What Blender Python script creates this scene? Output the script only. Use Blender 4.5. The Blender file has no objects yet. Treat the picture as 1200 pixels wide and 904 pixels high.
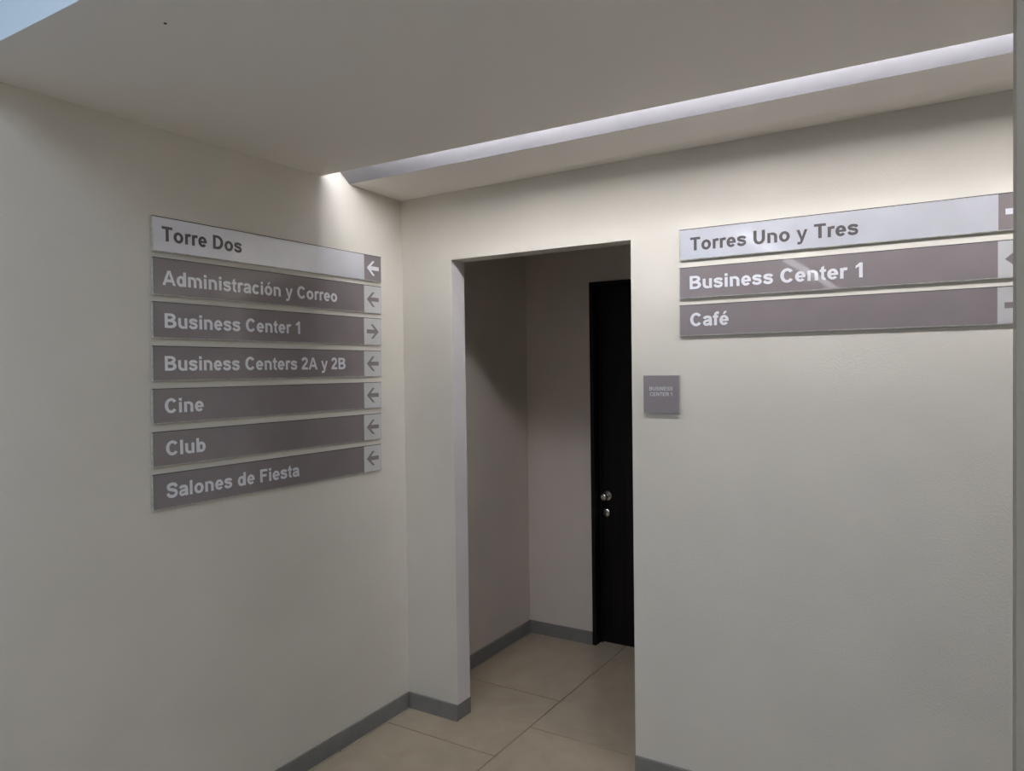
import bpy, bmesh, math, random
from mathutils import Matrix, Vector

S = bpy.context.scene
C = S.collection
random.seed(4)

# ------------------------------------------------------------ camera
cam_d = bpy.data.cameras.new('camera')
cam = bpy.data.objects.new('camera', cam_d)
C.objects.link(cam)
r_ = Vector((0.85155, 0.52411, -0.01319))
u_ = Vector((0.00009, 0.02502, 0.99969))
f_ = Vector((-0.52428, 0.85128, -0.02126))
m = Matrix((( r_.x, u_.x, -f_.x, 2.24635),
            ( r_.y, u_.y, -f_.y, -2.67379),
            ( r_.z, u_.z, -f_.z, 1.6),
            (0, 0, 0, 1)))
cam.matrix_world = m
cam_d.sensor_fit = 'HORIZONTAL'
cam_d.sensor_width = 36
cam_d.lens = 856.23 / 1200 * 36
cam_d.clip_start = 0.05
S.camera = cam

# ------------------------------------------------------------ light, exposure
W = bpy.data.worlds.new('world')
S.world = W
W.use_nodes = True
W.node_tree.nodes['Background'].inputs[0].default_value = (0.7, 0.8, 1.0, 1)
W.node_tree.nodes['Background'].inputs[1].default_value = 0.3

def area(name, loc, rot, sx, sy, power, col):
    l = bpy.data.lights.new(name, 'AREA')
    l.shape = 'RECTANGLE'; l.size = sx; l.size_y = sy
    l.energy = power; l.color = col
    o = bpy.data.objects.new(name, l)
    C.objects.link(o); o.location = loc; o.rotation_euler = rot
    return o

SKYLIGHT = 42
HALL = 4
STRIP = 19
STRIP_SIDE = 6.3
area('skylight_glow', (1.7, -3.4, 3.17), (0, 0, 0), 2.2, 1.5, SKYLIGHT, (0.72, 0.84, 1.0))
area('hall_light', (3.4, -4.2, 2.2), (math.radians(78), 0, math.radians(22)), 1.2, 1.2, HALL, (1.0, 0.95, 0.92))
S.view_settings.view_transform = 'Standard'
S.view_settings.look = 'None'
S.view_settings.gamma = 1
S.view_settings.use_curve_mapping = False
S.view_settings.exposure = 0.0
S.cycles.diffuse_bounces = 8

# ------------------------------------------------------------ materials
def mat(name, col, rough=0.6, metal=0.0, spec=0.5, coat=0.0):
    mt = bpy.data.materials.new(name); mt.use_nodes = True
    b = mt.node_tree.nodes['Principled BSDF']
    b.inputs['Base Color'].default_value = (*col, 1)
    b.inputs['Roughness'].default_value = rough
    b.inputs['Metallic'].default_value = metal
    b.inputs['Specular IOR Level'].default_value = spec
    b.inputs['Coat Weight'].default_value = coat
    b.inputs['Coat Roughness'].default_value = 0.03
    return mt

def nodes(mt):
    return mt.node_tree.nodes, mt.node_tree.links, mt.node_tree.nodes['Principled BSDF']

def noise(mt, scale, detail=4, rough=0.5, vec=None):
    n, l, b = nodes(mt)
    if vec is None:
        t = n.new('ShaderNodeTexCoord'); vec = t.outputs['Object']
    x = n.new('ShaderNodeTexNoise'); x.inputs['Scale'].default_value = scale
    x.inputs['Detail'].default_value = detail; x.inputs['Roughness'].default_value = rough
    l.new(vec, x.inputs['Vector'])
    return x

def ramp_mix(mt, fac, c1, c2, lo=0.35, hi=0.65, target='Base Color'):
    n, l, b = nodes(mt)
    r = n.new('ShaderNodeValToRGB')
    r.color_ramp.elements[0].position = lo; r.color_ramp.elements[0].color = (*c1, 1)
    r.color_ramp.elements[1].position = hi; r.color_ramp.elements[1].color = (*c2, 1)
    l.new(fac, r.inputs[0])
    if target: l.new(r.outputs[0], b.inputs[target])
    return r

def bump(mt, fac, dist, strength=1.0):
    n, l, b = nodes(mt)
    x = n.new('ShaderNodeBump'); x.inputs['Distance'].default_value = dist
    x.inputs['Strength'].default_value = strength
    l.new(fac, x.inputs['Height']); l.new(x.outputs[0], b.inputs['Normal'])

def wall_paint(name, c):
    mt = mat(name, c, 0.55, spec=0.3)
    a = noise(mt, 3.0, 3)
    ramp_mix(mt, a.outputs['Fac'], tuple(v*0.97 for v in c), tuple(min(1, v*1.02) for v in c))
    bmp = noise(mt, 130, 3, 0.55)
    bump(mt, bmp.outputs['Fac'], 0.0018, 0.45)
    return mt

M = {}
M['wall'] = wall_paint('cream_wall_paint', (0.70, 0.67, 0.61))
M['passage'] = wall_paint('beige_lit_paint', (0.70, 0.63, 0.58))  # beige raised in tone, standing in for light on the passage walls
M['fascia'] = wall_paint('fascia_daylight_tint', (0.80, 0.90, 0.97))  # blue of the skylight put into the fascia colour
M['cool'] = wall_paint('wall_daylight_tint', (0.68, 0.80, 0.94))  # hall side of the left wall, bluish daylight mixed into its colour
M['ceiling'] = mat('ceiling_paint', (0.86, 0.825, 0.785), 0.8, spec=0.2)
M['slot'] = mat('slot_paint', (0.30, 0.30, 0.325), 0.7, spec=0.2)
M['jamb'] = wall_paint('jamb_lit_tone', (0.78, 0.745, 0.76))  # paler lavender than the wall, painting in light that falls on the jamb
M['base'] = mat('grey_baseboard', (0.225, 0.22, 0.213), 0.45)
a = noise(M['base'], 14, 4); ramp_mix(M['base'], a.outputs['Fac'], (0.205, 0.20, 0.193), (0.235, 0.23, 0.223))
M['grout'] = mat('dark_grout', (0.03, 0.024, 0.018), 0.9)

# polished porcelain tile with soft veining, shifted from tile to tile
mt = mat('polished_tile', (0.42, 0.36, 0.28), 0.16, spec=0.5)
n, l, b = nodes(mt)
tc = n.new('ShaderNodeTexCoord'); oi = n.new('ShaderNodeObjectInfo')
mul = n.new('ShaderNodeVectorMath'); mul.operation = 'SCALE'; mul.inputs[3].default_value = 37.0
cmb = n.new('ShaderNodeCombineXYZ')
for i in range(3): l.new(oi.outputs['Random'], cmb.inputs[i])
l.new(cmb.outputs[0], mul.inputs[0])
add = n.new('ShaderNodeVectorMath'); l.new(tc.outputs['Object'], add.inputs[0]); l.new(mul.outputs[0], add.inputs[1])
x = noise(mt, 5.5, 8, 0.6, add.outputs[0]); x.inputs['Distortion'].default_value = 1.2
ramp_mix(mt, x.outputs['Fac'], (0.46, 0.38, 0.285), (0.52, 0.44, 0.335), 0.3, 0.7)
y = noise(mt, 60, 4, 0.6, add.outputs[0])
rr = ramp_mix(mt, y.outputs['Fac'], (0.07,)*3, (0.12,)*3, 0.3, 0.7, 'Roughness')
M['tile'] = mt

# dark stained timber
mt = mat('dark_wenge', (0.006, 0.004, 0.005), 0.4, spec=0.3)
n, l, b = nodes(mt)
tc = n.new('ShaderNodeTexCoord'); mp = n.new('ShaderNodeMapping'); mp.inputs['Scale'].default_value = (40, 40, 1.6)
l.new(tc.outputs['Object'], mp.inputs[0])
x = noise(mt, 1.5, 6, 0.6, mp.outputs[0]); ramp_mix(mt, x.outputs['Fac'], (0.003, 0.002, 0.003), (0.010, 0.006, 0.007))
bump(mt, x.outputs['Fac'], 0.0008, 0.3)
M['wood'] = mt
M['chrome'] = mat('satin_chrome', (0.72, 0.70, 0.68), 0.22, 1.0)
a = noise(M['chrome'], 200, 2); ramp_mix(M['chrome'], a.outputs['Fac'], (0.2,)*3, (0.28,)*3, target='Roughness')
M['keyhole'] = mat('keyhole_black', (0.01, 0.01, 0.01), 0.6)

def film(name, c, rough, metal=0.0, coat=1.0):
    mt = mat(name, c, rough, metal, 0.5, coat)
    a = noise(mt, 9, 3); ramp_mix(mt, a.outputs['Fac'], tuple(v*0.965 for v in c), tuple(v*1.03 for v in c))
    return mt
M['plum'] = film('plum_grey_film', (0.235, 0.202, 0.212), 0.45)
M['silver'] = film('silver_film', (0.72, 0.735, 0.80), 0.28, 0.4)
M['silver_tile'] = film('silver_arrow_film', (0.64, 0.645, 0.66), 0.34, 0.25)
M['letter_silver'] = mat('silver_letter_film', (0.90, 0.91, 0.95), 0.30, 0.15)
a = noise(M['letter_silver'], 12, 2); ramp_mix(M['letter_silver'], a.outputs['Fac'], (0.80, 0.81, 0.86), (0.84, 0.85, 0.90))
M['letter_dark'] = mat('dark_letter_film', (0.115, 0.10, 0.105), 0.4)
a = noise(M['letter_dark'], 12, 2); ramp_mix(M['letter_dark'], a.outputs['Fac'], (0.105, 0.092, 0.096), (0.125, 0.11, 0.115))
M['acrylic'] = mat('acrylic_edge', (0.55, 0.55, 0.52), 0.18)
a = noise(M['acrylic'], 60, 3); ramp_mix(M['acrylic'], a.outputs['Fac'], (0.45, 0.45, 0.42), (0.62, 0.62, 0.58))
M['tape'] = mat('mounting_pad', (0.06, 0.06, 0.055), 0.8)
M['nail'] = mat('dark_speck', (0.02, 0.02, 0.02), 0.7)
M['housing'] = mat('lamp_housing', (0.8, 0.8, 0.8), 0.5)
mt = mat('lamp_diffuser', (0.9, 0.9, 0.9), 0.5)
b = mt.node_tree.nodes['Principled BSDF']
b.inputs['Emission Color'].default_value = (0.945, 0.952, 1.0, 1)
b.inputs['Emission Strength'].default_value = STRIP
M['lamp'] = mt
mt = mt.copy(); mt.name = 'side_lamp_diffuser'
mt.node_tree.nodes['Principled BSDF'].inputs['Emission Strength'].default_value = STRIP_SIDE
M['lamp_side'] = mt
mt = mt.copy(); mt.name = 'pendant_diffuser'
mt.node_tree.nodes['Principled BSDF'].inputs['Emission Strength'].default_value = 6.0
M['lamp_low'] = mt

# ------------------------------------------------------------ mesh helpers
class MB:
    def __init__(s): s.v = []; s.f = []
    def poly(s, pts):
        i = len(s.v); s.v += [tuple(p) for p in pts]; s.f.append(tuple(range(i, i+len(pts))))
    def hexa(s, b, t):          # bottom four, top four (counter-clockwise seen from above)
        i = len(s.v); s.v += [tuple(p) for p in b] + [tuple(p) for p in t]
        s.f += [(i+3, i+2, i+1, i), (i+4, i+5, i+6, i+7)]
        for k in range(4):
            q = (k+1) % 4; s.f.append((i+k, i+q, i+4+q, i+4+k))
    def box(s, x0, y0, z0, x1, y1, z1):
        s.hexa([(x0,y0,z0),(x1,y0,z0),(x1,y1,z0),(x0,y1,z0)], [(x0,y0,z1),(x1,y0,z1),(x1,y1,z1),(x0,y1,z1)])
    def build(s, name, m, parent=None, bevel=0, smooth=False, seg=2):
        me = bpy.data.meshes.new(name); me.from_pydata(s.v, [], s.f)
        bm = bmesh.new(); bm.from_mesh(me)
        bmesh.ops.recalc_face_normals(bm, faces=bm.faces)
        if bevel:
            bmesh.ops.bevel(bm, geom=list(bm.edges), offset=bevel, segments=seg, profile=0.7, affect='EDGES')
        bm.to_mesh(me); bm.free()
        if smooth:
            for p in me.polygons: p.use_smooth = True
        me.materials.append(m)
        o = bpy.data.objects.new(name, me); C.objects.link(o)
        if parent: o.parent = parent
        return o

def lathe(prof, n=32):          # prof: (radius, height) along local -Y
    mb = MB()
    for (r, h) in prof:
        for k in range(n):
            a = 2*math.pi*k/n; mb.v.append((r*math.cos(a), -h, r*math.sin(a)))
    for i in range(len(prof)-1):
        for k in range(n):
            q = (k+1) % n
            mb.f.append((i*n+k, i*n+q, (i+1)*n+q, (i+1)*n+k))
    mb.f.append(tuple(range(n))); mb.f.append(tuple((len(prof)-1)*n+k for k in range(n)))
    return mb

def struct(o):
    o['kind'] = 'structure'; return o

def tag(o, label, cat, group=None):
    o['label'] = label; o['category'] = cat
    if group: o['group'] = group
    return o

def empty(name, loc=(0, 0, 0), rot=(0, 0, 0)):
    o = bpy.data.objects.new(name, None); C.objects.link(o)
    o.location = loc; o.rotation_euler = rot; o.empty_display_size = 0.1
    return o

# ------------------------------------------------------------ room shell
H = 2.4087
XR, YF, YB, HT = 4.4, -7.0, 1.148, 3.2       # right wall, wall behind camera, corridor back, hall ceiling
XO, XE, ZO, D1 = 0.2866, 1.1500, 2.0997, 0.0989   # passage opening

YE = -1.80
mb = MB(); mb.box(-0.12, YF-0.1, 0, 0, YE-0.12, HT+0.1)
mb.box(-0.12, YE-0.12, H, 0, YE+0.04, HT+0.1)
struct(mb.build('wall_left_hall', M['cool']))
mb = MB(); mb.box(-0.12, YE-0.12, 0, 0, YE+0.04, H); mb.box(-0.12, YE+0.04, 0, 0, D1*0.5, H+0.35)
struct(mb.build('wall_left', M['wall']))
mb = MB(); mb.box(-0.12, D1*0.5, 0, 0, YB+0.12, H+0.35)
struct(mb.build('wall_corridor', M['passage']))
# back wall with the passage opening
mb = MB()
mb.box(0, 0, 0, XO, D1, ZO); mb.box(0, 0, ZO, XE, D1, H+0.35); mb.box(XE, 0, 0, XR, D1, H+0.35)
wb = MB()
out = [(0,0),(XO,0),(XO,ZO),(XE,ZO),(XE,0),(XR,0),(XR,H+0.35),(0,H+0.35)]
wb.v = [(x, 0, z) for x, z in out] + [(x, D1, z) for x, z in out]
k = len(out)
wb.f = [tuple(range(k)), tuple(range(2*k-1, k-1, -1))] + [(i, (i+1) % k, (i+1) % k + k, i+k) for i in range(k)]
wo = struct(wb.build('wall_back', M['wall']))
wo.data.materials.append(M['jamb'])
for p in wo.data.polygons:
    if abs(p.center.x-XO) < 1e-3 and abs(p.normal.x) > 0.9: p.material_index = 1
# corridor back wall with door hole
DX0, DX1, DZ = 0.4247, 1.30, 2.0966
wb = MB()
out = [(0,0),(DX0+.01,0),(DX0+.01,DZ-.01),(DX1-.01,DZ-.01),(DX1-.01,0),(XR,0),(XR,H+0.1),(0,H+0.1)]
wb.v = [(x, YB, z) for x, z in out] + [(x, YB+0.12, z) for x, z in out]
wb.f = [tuple(range(k)), tuple(range(2*k-1, k-1, -1))] + [(i, (i+1) % k, (i+1) % k + k, i+k) for i in range(k)]
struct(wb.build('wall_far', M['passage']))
mb = MB(); mb.box(XR, YF-0.1, 0, XR+0.12, YB+0.12, HT+0.1)
struct(mb.build('wall_right', M['wall']))
mb = MB(); mb.box(0, YF-0.1, 0, XR, YF, HT+0.1)
struct(mb.build('wall_front', M['wall']))

# near wall end that cuts the right edge of the picture
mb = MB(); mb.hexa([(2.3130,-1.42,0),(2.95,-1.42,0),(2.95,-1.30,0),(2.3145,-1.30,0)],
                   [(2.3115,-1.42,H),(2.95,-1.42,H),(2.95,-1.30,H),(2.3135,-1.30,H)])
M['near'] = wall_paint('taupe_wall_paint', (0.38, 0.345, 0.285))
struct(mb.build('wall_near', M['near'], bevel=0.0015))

# ceilings ---------------------------------------------------------
def yn(x): return -0.5042 + (x)*0.0078       # slot edge towards the camera
def yl(x): return -0.3422 - (x)*0.0041       # slot edge towards the back wall
def zb(x): return 2.4013 + 0.0083*x          # ceiling height at the back wall
YE = -1.80
mb = MB()
t = 0.022
mb.hexa([(0,YE,H),(XR,YE,H),(XR,yn(XR),H),(0,yn(0),H)], [(0,YE,H+t),(XR,YE,H+t),(XR,yn(XR),H+t),(0,yn(0),H+t)])
struct(mb.build('ceiling', M['ceiling']))
mb = MB()
mb.hexa([(0,yl(0),H),(XR,yl(XR),H),(XR,0,zb(XR)),(0,0,zb(0))], [(0,yl(0)+.002,H+t),(XR,yl(XR)+.002,H+t),(XR,0,zb(XR)+t),(0,0,zb(0)+t)])
struct(mb.build('ceiling', M['ceiling']))
# slanted reveal of the slot, then the plenum above
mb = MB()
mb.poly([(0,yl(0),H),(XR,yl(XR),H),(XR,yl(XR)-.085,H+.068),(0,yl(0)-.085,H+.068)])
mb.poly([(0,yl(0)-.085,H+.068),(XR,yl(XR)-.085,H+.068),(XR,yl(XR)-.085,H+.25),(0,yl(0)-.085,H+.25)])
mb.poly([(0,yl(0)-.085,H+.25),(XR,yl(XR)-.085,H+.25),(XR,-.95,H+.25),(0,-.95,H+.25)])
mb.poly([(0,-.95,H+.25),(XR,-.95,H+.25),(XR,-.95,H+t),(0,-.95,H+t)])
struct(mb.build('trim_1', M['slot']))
# fascia and hall ceiling
mb = MB(); mb.box(0, YE-0.0016, H, XR, YE-0.0002, HT)
struct(mb.build('trim_2', M['fascia']))
mb = MB(); mb.box(0, YF, HT, XR, YE+0.04, HT+.05)
struct(mb.build('ceiling', M['ceiling']))
mb = MB(); mb.box(0, D1, H, XR, YB, H+.05)
struct(mb.build('ceiling', M['ceiling']))

# light strips in the slot
for i in range(4):
    e = empty('light_strip', (0.35+1.0*i, -0.625, H+t+0.004))
    L_ = 0.99
    def cove(prof, off):
        q = MB()
        for (ya, za), (yb_, zb2) in zip(prof, prof[1:]):
            dy, dz = yb_-ya, zb2-za; n_ = math.hypot(dy, dz); ny, nz = -dz/n_*off, dy/n_*off
            q.hexa([(0.005,ya,za),(L_,ya,za),(L_,ya+ny,za+nz),(0.005,ya+ny,za+nz)],
                   [(0.005,yb_,zb2),(L_,yb_,zb2),(L_,yb_+ny,zb2+nz),(0.005,yb_+ny,zb2+nz)])
        return q
    side = [(-0.240,0.012),(-0.222,0.075),(-0.175,0.125),(-0.105,0.158),(-0.04,0.174)]
    top = [(-0.04,0.174),(-0.02,0.178),(0.10,0.186),(0.165,0.186)]
    cove(side+top[1:], 0.012).build('reflector_housing', M['housing'], e)
    cove(side, -0.003).build('side_diffuser', M['lamp_side'], e)
    cove(top, -0.003).build('diffuser', M['lamp'], e)
    tag(e, 'cool white light strip hidden above the long ceiling slot', 'light', 'light strips above the ceiling slot')

# floor ------------------------------------------------------------
mb = MB(); mb.box(-0.12, YF-0.1, -0.06, XR+.12, YB+.12, -0.0035)
fl = struct(mb.build('floor', M['grout']))
P = 0.5815
tm = MB(); gx, gy = 0.0017, 0.0028
tm.box(gx, gy, -0.010, P-gx, P-gy, 0.0)
t0 = tm.build('tile', M['tile'], fl, bevel=0.0008, seg=1)
first = True
XJ = 0.0165
for i in range(-1, 8):
    for j in range(-9, 4):
        off = -0.171 if i % 2 == 0 else 0.1165
        x0 = XJ + i*P; y0 = off + j*P
        if y0 > YB+.1 or y0+P < YF: continue
        if i == 0 and j == 2: continue          # one long tile closes this row at the far wall
        if first: o = t0; first = False
        else:
            o = t0.copy(); C.objects.link(o)
        o.parent = fl; o.location = (x0, y0, random.uniform(-1, 1)*0.00012)
        if i == 0 and j == 1: o.scale.y = 1.45

# baseboards -------------------------------------------------------
HB, TB = 0.0742, 0.011
def board(name, x0, y0, x1, y1):
    mb = MB(); mb.box(x0, y0, 0, x1, y1, HB)
    return struct(mb.build(name, M['base'], bevel=0.0015))
board('baseboard_left', 0, YF, 0.0085, 0)
mb = MB()     # back wall piece wraps around the wall end into the passage
pts = [(TB,0),(TB,-TB+.0),(XO+TB*.3,-TB),(XO+TB*.3,D1),(XO,D1),(XO,0)]
mb.v = [(x,y,0) for x,y in pts]+[(x,y,HB) for x,y in pts]
kk = len(pts); mb.f = [tuple(range(kk))[::-1], tuple(range(kk,2*kk))]+[(i,(i+1)%kk,(i+1)%kk+kk,i+kk) for i in range(kk)]
struct(mb.build('baseboard_back', M['base'], bevel=0.001, seg=1))
board('baseboard_back', XE+.001, -TB, XR, 0)
board('baseboard_corridor', 0, D1, TB, YB)
board('baseboard_far', TB, YB-TB, DX0-.001, YB)
board('baseboard_far', DX1+.001, YB-TB, XR, YB)

# corridor door ----------------------------------------------------
door = struct(empty('door_1', (DX0, YB, 0)))
fw, rec = 0.022, 0.072
w = DX1-DX0
def fr(name, x0, y0, z0, x1, y1, z1):
    q = MB(); q.box(x0, y0, z0, x1, y1, z1); return q.build(name, M['wood'], door, bevel=0.0015)
fr('frame_post', 0, -0.010, 0, fw, 0.115, DZ)
fr('frame_post', w-fw, -0.010, 0, w, 0.115, DZ)
fr('frame_head', fw, -0.010, DZ-fw, w-fw, 0.115, DZ)
fr('door_stop_or_backing', fw, 0.058, 0, fw+0.012, 0.072, DZ-fw)
fr('door_stop_or_backing', w-fw-0.012, 0.058, 0, w-fw, 0.072, DZ-fw)
leaf = fr('door_leaf', fw+0.002, rec, 0.0004, w-fw-0.002, rec+0.04, DZ-fw-0.002)
fr('door_stop_or_backing', fw-0.001, rec+0.041, 0.0004, w-fw+0.001, 0.118, DZ-fw+0.001)  # unseen panel behind the leaf, added to block light leaking under it
kx, kz = 0.4905-DX0, 0.861
def at(mb, name, x, z, parent, y=rec, m=None):
    o = mb.build(name, m or M['chrome'], parent, smooth=True); o.location = (x, y, z)
    md = o.modifiers.new('split', 'EDGE_SPLIT'); md.split_angle = math.radians(40)
    return o
at(lathe([(0.030,0),(0.030,0.004),(0.027,0.008),(0.018,0.010)]), 'rose', kx, kz, leaf)
at(lathe([(0.010,0.008),(0.009,0.026),(0.013,0.032),(0.0205,0.040),(0.0225,0.048),(0.0215,0.056),(0.016,0.062),(0.008,0.064)]), 'knob', kx, kz, leaf)
at(lathe([(0.0235,0),(0.0235,0.005),(0.020,0.008),(0.010,0.0085)]), 'lock_cylinder', 0.4815-DX0, 0.762, leaf)
kh = MB(); kh.box(-.0015, -.0095, -.005, .0015, -.008, .005)
o = kh.build('keyhole', M['keyhole'], leaf); o.location = (0.4815-DX0, rec, 0.762)

# pendant light line in the hall behind the camera (seen only mirrored in the signs)
e = empty('pendant_light', (1.09, -4.2, 2.43))
h = MB(); h.box(-.045, -2.34, 0, .045, 2.3, .05); h.build('housing', M['housing'], e)
d = MB(); d.box(-.04, -2.29, -.006, .04, 2.335, 0); d.build('diffuser', M['lamp_low'], e)
for yy in (-2.0, 0, 2.0):
    h = MB(); h.box(-.002, yy-.002, .05, .002, yy+.002, HT-2.43); h.build('cable', M['housing'], e)
tag(e, 'long thin pendant light mirrored as a pale streak in the signs right of the passage', 'light')

# small dark speck on the ceiling
sp = MB(); sp.box(-.003, -.003, -.002, .003, .003, 0)
o = sp.build('screw_head', M['nail'], bevel=.0008); o.location = (0.686, -1.640, H)
tag(o, 'tiny dark screw head in the plain grey ceiling above the left wall', 'screw')

# ------------------------------------------------------------ lettering
# grotesque bold capitals and lower case drawn from bars, rings and strokes (1000 units per em)
BW = 1.10
def Rr(x0, y0, x1, y1):
    e_ = (BW-1)*60
    if x1-x0 < 150: x0 -= e_; x1 += e_
    if y1-y0 < 150: y0 -= 0 if y0 <= 0 else e_; y1 += 0 if y1 >= 716 else e_
    return [[(x0,y0),(x1,y0),(x1,y1),(x0,y1)]]
def Q(*p): return [list(p)]
def E(cx, cy, rx, ry, a0, a1, tx, ty):
    tx = tx*BW; ty = ty*BW; rx += 4
    n = max(6, int(abs(a1-a0)/9)); out = []
    def pt(a, k):
        a = math.radians(a); return (cx+(rx-(tx if k else 0))*math.cos(a), cy+(ry-(ty if k else 0))*math.sin(a))
    for i in range(n):
        a = a0+(a1-a0)*i/n; b = a0+(a1-a0)*(i+1)/n
        out.append([pt(a,0), pt(b,0), pt(b,1), pt(a,1)])
    return [('strip', out)]
def St(pts, w, sub=5):
    w = w*BW
    P_ = [Vector(p) for p in pts]; P_ = [2*P_[0]-P_[1]] + P_ + [2*P_[-1]-P_[-2]]
    c = []
    for i in range(1, len(P_)-2):
        for k in range(sub):
            t = k/sub; a, b_, c_, d = P_[i-1:i+3]
            c.append(0.5*((2*b_)+(c_-a)*t+(2*a-5*b_+4*c_-d)*t*t+(-a+3*b_-3*c_+d)*t**3))
    c.append(P_[-2]); L = []
    for i in range(len(c)):
        d = (c[min(i+1,len(c)-1)]-c[max(i-1,0)]).normalized(); nn = Vector((-d.y, d.x))*w/2
        L.append((tuple(c[i]+nn), tuple(c[i]-nn)))
    return [('strip', [[L[i][0], L[i+1][0], L[i+1][1], L[i][1]] for i in range(len(L)-1)])]
ACC = lambda x: Q((x-50,577),(x+45,577),(x+175,735),(x+20,735))
def g_e(): return E(279,259,245,271,-9,322,140,112)+Rr(120,212,500,302)
def g_o(): return E(305,259,265,271,0,360,140,114)
def glyphs():
  return {
 'T': (611, Rr(22,595,589,716)+Rr(233,0,378,716)),
 'o': (611, g_o()),
 'ó': (611, g_o()+ACC(290)),
 'r': (389, Rr(66,0,203,519)+St([(140,300),(165,405),(225,458),(300,470),(380,452)],122)),
 'e': (556, g_e()),
 'é': (556, g_e()+ACC(270)),
 'D': (722, Rr(73,0,218,716)+Rr(200,595,335,716)+Rr(200,0,335,121)+E(325,358,356,358,-90,90,148,121)),
 's': (556, St([(468,372),(418,436),(275,463),(145,436),(110,376),(150,318),(285,276),(408,236),(448,160),(405,86),(275,55),(145,86),(80,165)],118)),
 'A': (722, Q((0,0),(156,0),(360,556),(360,716),(281,716))+Q((719,0),(563,0),(360,556),(360,716),(438,716))+Rr(170,163,550,283)),
 'd': (611, Rr(408,0,545,716)+E(280,259,240,271,0,360,140,114)),
 'b': (611, Rr(66,0,203,716)+E(331,259,240,271,0,360,140,114)),
 'm': (889, Rr(61,0,198,519)+Rr(376,0,513,345)+Rr(691,0,828,345)+E(287,340,226,191,0,122,137,112)+E(602,340,226,191,0,122,137,112)),
 'n': (611, Rr(66,0,203,519)+Rr(408,0,545,335)+E(305.5,330,239.5,201,0,122,137,114)),
 'u': (611, Rr(66,184,203,519)+Rr(408,0,545,519)+E(305.5,189,239.5,201,180,302,137,114)),
 'i': (278, Rr(72,0,209,519)+Rr(72,589,209,716)),
 'l': (278, Rr(72,0,209,716)),
 't': (333, Q((84,120),(221,120),(221,705),(84,622))+Rr(17,410,312,519)+E(254,142,170,154,180,292,137,112)),
 'a': (556, St([(95,372),(140,440),(265,468),(400,440),(443,350),(445,180),(458,60),(482,0)],128)+St([(443,292),(330,276),(200,250),(112,205),(104,125),(165,62),(280,62),(385,115),(440,200)],112)),
 'c': (556, E(292,259,252,271,38,322,140,114)),
 'C': (722, E(376,358,330,370,36,324,150,122)),
 'y': (556, Q((8,519),(156,519),(335,20),(225,-25))+Q((548,519),(402,519),(212,-30),(320,-75))+St([(268,-10),(238,-105),(170,-152),(52,-145)],108)),
 'B': (722, Rr(73,0,218,716)+Rr(200,597,400,716)+Rr(200,310,405,428)+Rr(200,0,405,119)+E(395,530,249,186,-90,90,145,117)+E(400,214,282,214,-90,90,148,119)),
 '1': (556, Rr(243,0,380,718)+Q((79,445),(243,540),(300,718),(268,718),(79,570))),
 '2': (556, Rr(26,0,505,126)+St([(100,508),(135,615),(265,658),(395,605),(428,505),(370,385),(230,245),(105,100)],130)),
 'S': (667, St([(556,505),(500,615),(333,658),(175,620),(120,525),(170,430),(333,372),(500,312),(548,205),(490,100),(333,55),(160,105),(92,230)],136)),
 'F': (611, Rr(74,0,219,716)+Rr(200,595,565,716)+Rr(200,304,505,425)),
 'f': (333, Rr(87,0,224,560)+Rr(12,412,308,519)+St([(155,500),(162,600),(225,660),(345,658)],124)),
 'U': (722, Rr(72,262,217,716)+Rr(505,262,650,716)+E(361,264,289,276,180,360,145,124)),
 'E': (667, Rr(73,0,218,716)+Rr(200,595,604,716)+Rr(200,307,582,425)+Rr(200,0,617,121)),
 'N': (722, Rr(73,0,208,716)+Rr(514,0,649,716)+Q((73,716),(218,716),(649,0),(508,0))),
 'R': (722, Rr(73,0,218,716)+Rr(200,597,410,716)+Rr(200,296,410,412)+E(405,506,248,210,-90,90,148,119)+Q((330,310),(490,330),(722,0),(548,0))),
 'I': (278, Rr(68,0,213,716)),
 ' ': (278, []),
}
BW = 0.80
G_LIGHT = glyphs()
BW = 1.17
G_BOLD = glyphs()
def lettering(text, x0, x1, zbase, cap, y, m, parent, joined=False, track=0):
    """raised film letters in the local XZ plane facing -Y, from x0 to x1"""
    adv = 0; runs = []
    G = G_LIGHT if joined else G_BOLD
    for ch in text:
        w_, g_ = G[ch]; runs.append((adv, g_)); adv += w_+track
    xs = [p[0]+a_ for a_, g_ in runs for pc in g_ for q in (pc[1] if pc[0] == 'strip' else [pc]) for p in q]
    lo, hi = min(xs), max(xs); sx = (x1-x0)/(hi-lo); sz = cap/716
    T = 0.0005; c = 0; mb = MB()
    def flush():
        if not mb.v: return
        me = bpy.data.meshes.new('letter'); me.from_pydata(mb.v, [], mb.f); me.materials.append(m)
        o = bpy.data.objects.new('lettering' if joined else 'letter', me); C.objects.link(o); o.parent = parent
        if joined: o['kind'] = 'stuff'
        mb.v.clear(); mb.f.clear()
    for a_, g_ in runs:
        for pc in g_:
            c += 1; yy = y - T - (c % 7)*0.000012
            quads = pc[1] if pc[0] == 'strip' else [pc]
            for q in quads:
                q = [(x0+(p[0]+a_-lo)*sx, zbase+p[1]*sz) for p in q]
                ar = sum(q[i][0]*q[(i+1) % len(q)][1]-q[(i+1) % len(q)][0]*q[i][1] for i in range(len(q)))
                if ar < 0: q = q[::-1]
                i0 = len(mb.v); k_ = len(q)
                mb.v += [(px, yy, pz) for px, pz in q]
                mb.f.append(tuple(range(i0, i0+k_)))
        if not joined: flush()
    flush()

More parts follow.
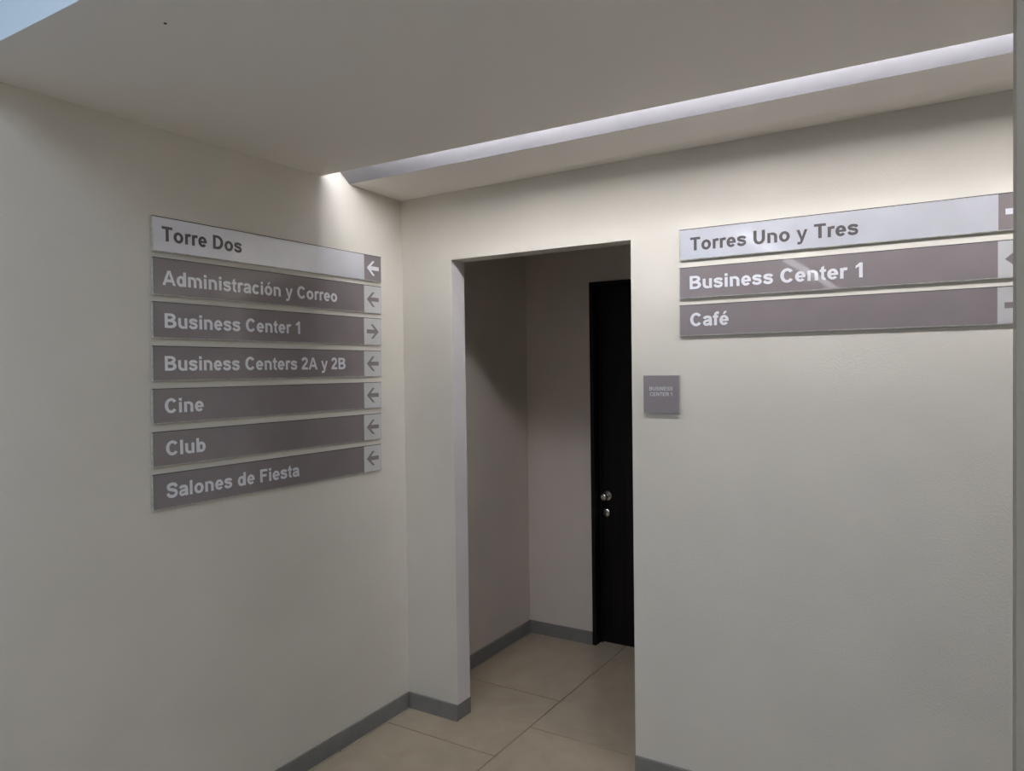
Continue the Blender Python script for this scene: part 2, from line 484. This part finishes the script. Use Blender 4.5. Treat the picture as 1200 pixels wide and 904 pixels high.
def arrow(cx, cz, s, direction, y, m, parent):
    """chevron head with a shaft, tip pointing along direction (-1 left, +1 right)"""
    h = [(-.5,0),(-.02,.46),(-.02+.0,.46),(.0,.46)]
    pts = [(-0.50,0.0),(-0.02,0.42),(0.16,0.42),(-0.16,0.115),(0.50,0.115),(0.50,-0.115),(-0.16,-0.115),(0.16,-0.42),(-0.02,-0.42)]
    q = [(cx - direction*p[0]*s, cz+p[1]*s) for p in pts]
    if direction > 0: q = q[::-1]
    mb = MB(); mb.v = [(x, y, z) for x, z in q]
    # fan-free split into convex pieces
    idx = list(range(9))
    mb.v += [(x, y-0.0005, z) for x, z in q]
    mb.f = [tuple(range(9, 18))] + [(i, (i+1) % 9, (i+1) % 9+9, i+9) for i in range(9)]
    me = bpy.data.meshes.new('arrow'); me.from_pydata(mb.v, [], mb.f)
    bm = bmesh.new(); bm.from_mesh(me); bmesh.ops.triangulate(bm, faces=bm.faces); bm.to_mesh(me); bm.free()
    me.materials.append(m)
    o = bpy.data.objects.new('arrow', me); C.objects.link(o); o.parent = parent
    return o

T_SIGN = 0.010
def sign(loc, rot, L, hgt, text, tx, tbase, cap, arrow_dir, dark_text, tile_w, label, group, asz=0.077):
    """local frame: x along the sign, z up, face towards -Y; origin at lower left corner on the wall"""
    e = empty('directory_sign', loc, rot)
    tt = MB(); tt.box(0.001, -T_SIGN-0.0003, hgt-0.0024, L-0.001, -T_SIGN+0.0006, hgt+0.0001); tt.build('edge_strip', M['tape'], e)
    main = M['silver'] if dark_text else M['plum']
    pad = MB(); pad.box(0.02, -0.0035, 0.015, L-0.02, 0, hgt-0.015); pad.build('mounting_pad', M['tape'], e)
    pl = MB(); pl.box(0, -T_SIGN+0.0006, 0, L, -0.0035, hgt); pl.build('acrylic_plate', M['acrylic'], e, bevel=0.0006, seg=1)
    fc = MB(); fc.box(0.0035, -T_SIGN, 0.0032, L-tile_w, -T_SIGN+0.0006, hgt-0.0025); face = fc.build('face_film', main, e)
    tl = MB(); tl.box(L-tile_w, -T_SIGN, 0.0032, L-0.0040, -T_SIGN+0.0006, hgt-0.0025)
    tile_ = tl.build('arrow_tile', M['plum'] if dark_text else M['silver_tile'], e)
    tile_['label'] = 'plum grey square with a pale arrow' if dark_text else 'silver square with a grey arrow'
    arrow(L-tile_w*0.5 - 0.001, hgt*0.5, asz, arrow_dir, -T_SIGN, M['letter_silver'] if dark_text else M['plum'], tile_)
    lettering(text, tx[0], tx[1], tbase, cap, -T_SIGN, M['letter_dark'] if dark_text else M['letter_silver'], e)
    tag(e, label, 'sign', group)
    return e

# left wall: local +x runs along world +y, the face looks to +x
RZ = math.radians(90)
GL = 'wayfinding signs stacked on the left wall'
left = [  # y0, y1, ztop, zbot, text, text y0, y1, baseline, arrow, label
 (-1.2560,-0.1560,2.1185,2.0035,'Torre Dos',-1.2224,-0.9094,2.0395,-1,'silver sign with dark words Torre Dos, topmost on the left wall'),
 (-1.2590,-0.1595,1.9840,1.8605,'Administración y Correo',-1.2245,-0.4354,1.8950,-1,'plum grey sign reading Administración y Correo with a left arrow'),
 (-1.2625,-0.1630,1.8395,1.7190,'Business Center 1',-1.2195,-0.6409,1.7540,1,'plum grey left wall sign reading Business Center 1, its arrow pointing right'),
 (-1.2660,-0.1665,1.6945,1.5785,'Business Centers 2A y 2B',-1.2225,-0.3929,1.6125,-1,'plum grey sign reading Business Centers 2A y 2B, fourth from the top'),
 (-1.2695,-0.1700,1.5540,1.4380,'Cine',-1.2262,-1.0809,1.4721,-1,'plum grey sign reading Cine below the business centers sign'),
 (-1.2730,-0.1735,1.4130,1.2968,'Club',-1.2252,-1.0771,1.3314,-1,'plum grey sign reading Club, second from the bottom on the left wall'),
 (-1.2760,-0.1770,1.2738,1.1562,'Salones de Fiesta',-1.2272,-0.6581,1.1907,-1,'plum grey sign reading Salones de Fiesta, lowest on the left wall'),
]
for (y0, y1, zt, zb_, tx, a, b, bl, ad, lab) in left:
    sign((0, y0, zb_), (0, 0, RZ), y1-y0, zt-zb_, tx, (a-y0, b-y0), bl-zb_, 0.0487, ad, tx == 'Torre Dos', 0.112, lab, GL)

GR = 'wayfinding signs stacked on the back wall'
right = [
 (1.3470,2.1140,2.0000,'Torres Uno y Tres',1.3895,1.9559,2.0325,1,'silver sign with dark words Torres Uno y Tres, right of the passage'),
 (1.3458,1.9725,1.8570,'Business Center 1',1.3862,1.9683,1.8905,-1,'plum grey sign reading Business Center 1 right of the passage, arrow pointing left'),
 (1.3448,1.8333,1.7180,'Café',1.3871,1.5291,1.7535,1,'plum grey sign reading Café, lowest of three right of the passage'),
]
for (x0, zt, zb_, tx, a, b, bl, ad, lab) in right:
    sign((x0, 0, zb_), (0, 0, 0), 1.108, zt-zb_, tx, (a-x0, b-x0), bl-zb_, 0.0487, ad, tx.startswith('Torres'), 2.4530-2.3385, lab, GR)

# small room plaque
e = empty('room_plaque', (1.2000, 0, 1.4270))
w_, h_ = 0.1440, 0.1455
pad = MB(); pad.box(0.012, -0.0035, 0.012, w_-0.012, 0, h_-0.012); pad.build('mounting_pad', M['tape'], e)
pl = MB(); pl.box(0, -T_SIGN+.0006, 0, w_, -0.0035, h_); pl.build('acrylic_plate', M['acrylic'], e, bevel=0.0006, seg=1)
fc = MB(); fc.box(0.0015, -T_SIGN, 0.0012, w_-0.0015, -T_SIGN+.0006, h_-0.0012); fc.build('face_film', M['plum'], e)
M['letter_small'] = mat('grey_letter_film', (0.46, 0.45, 0.47), 0.4, 0.2)
a = noise(M['letter_small'], 12, 2); ramp_mix(M['letter_small'], a.outputs['Fac'], (0.66, 0.65, 0.67), (0.70, 0.69, 0.71))
lettering('BUSINESS', 0.0255, 0.1175, 0.0875, 0.0140, -T_SIGN, M['letter_small'], e, joined=True)
lettering('CENTER 1', 0.0270, 0.1155, 0.0665, 0.0140, -T_SIGN, M['letter_small'], e, joined=True)
tag(e, 'small square plum grey plaque reading BUSINESS CENTER 1 beside the passage', 'sign')
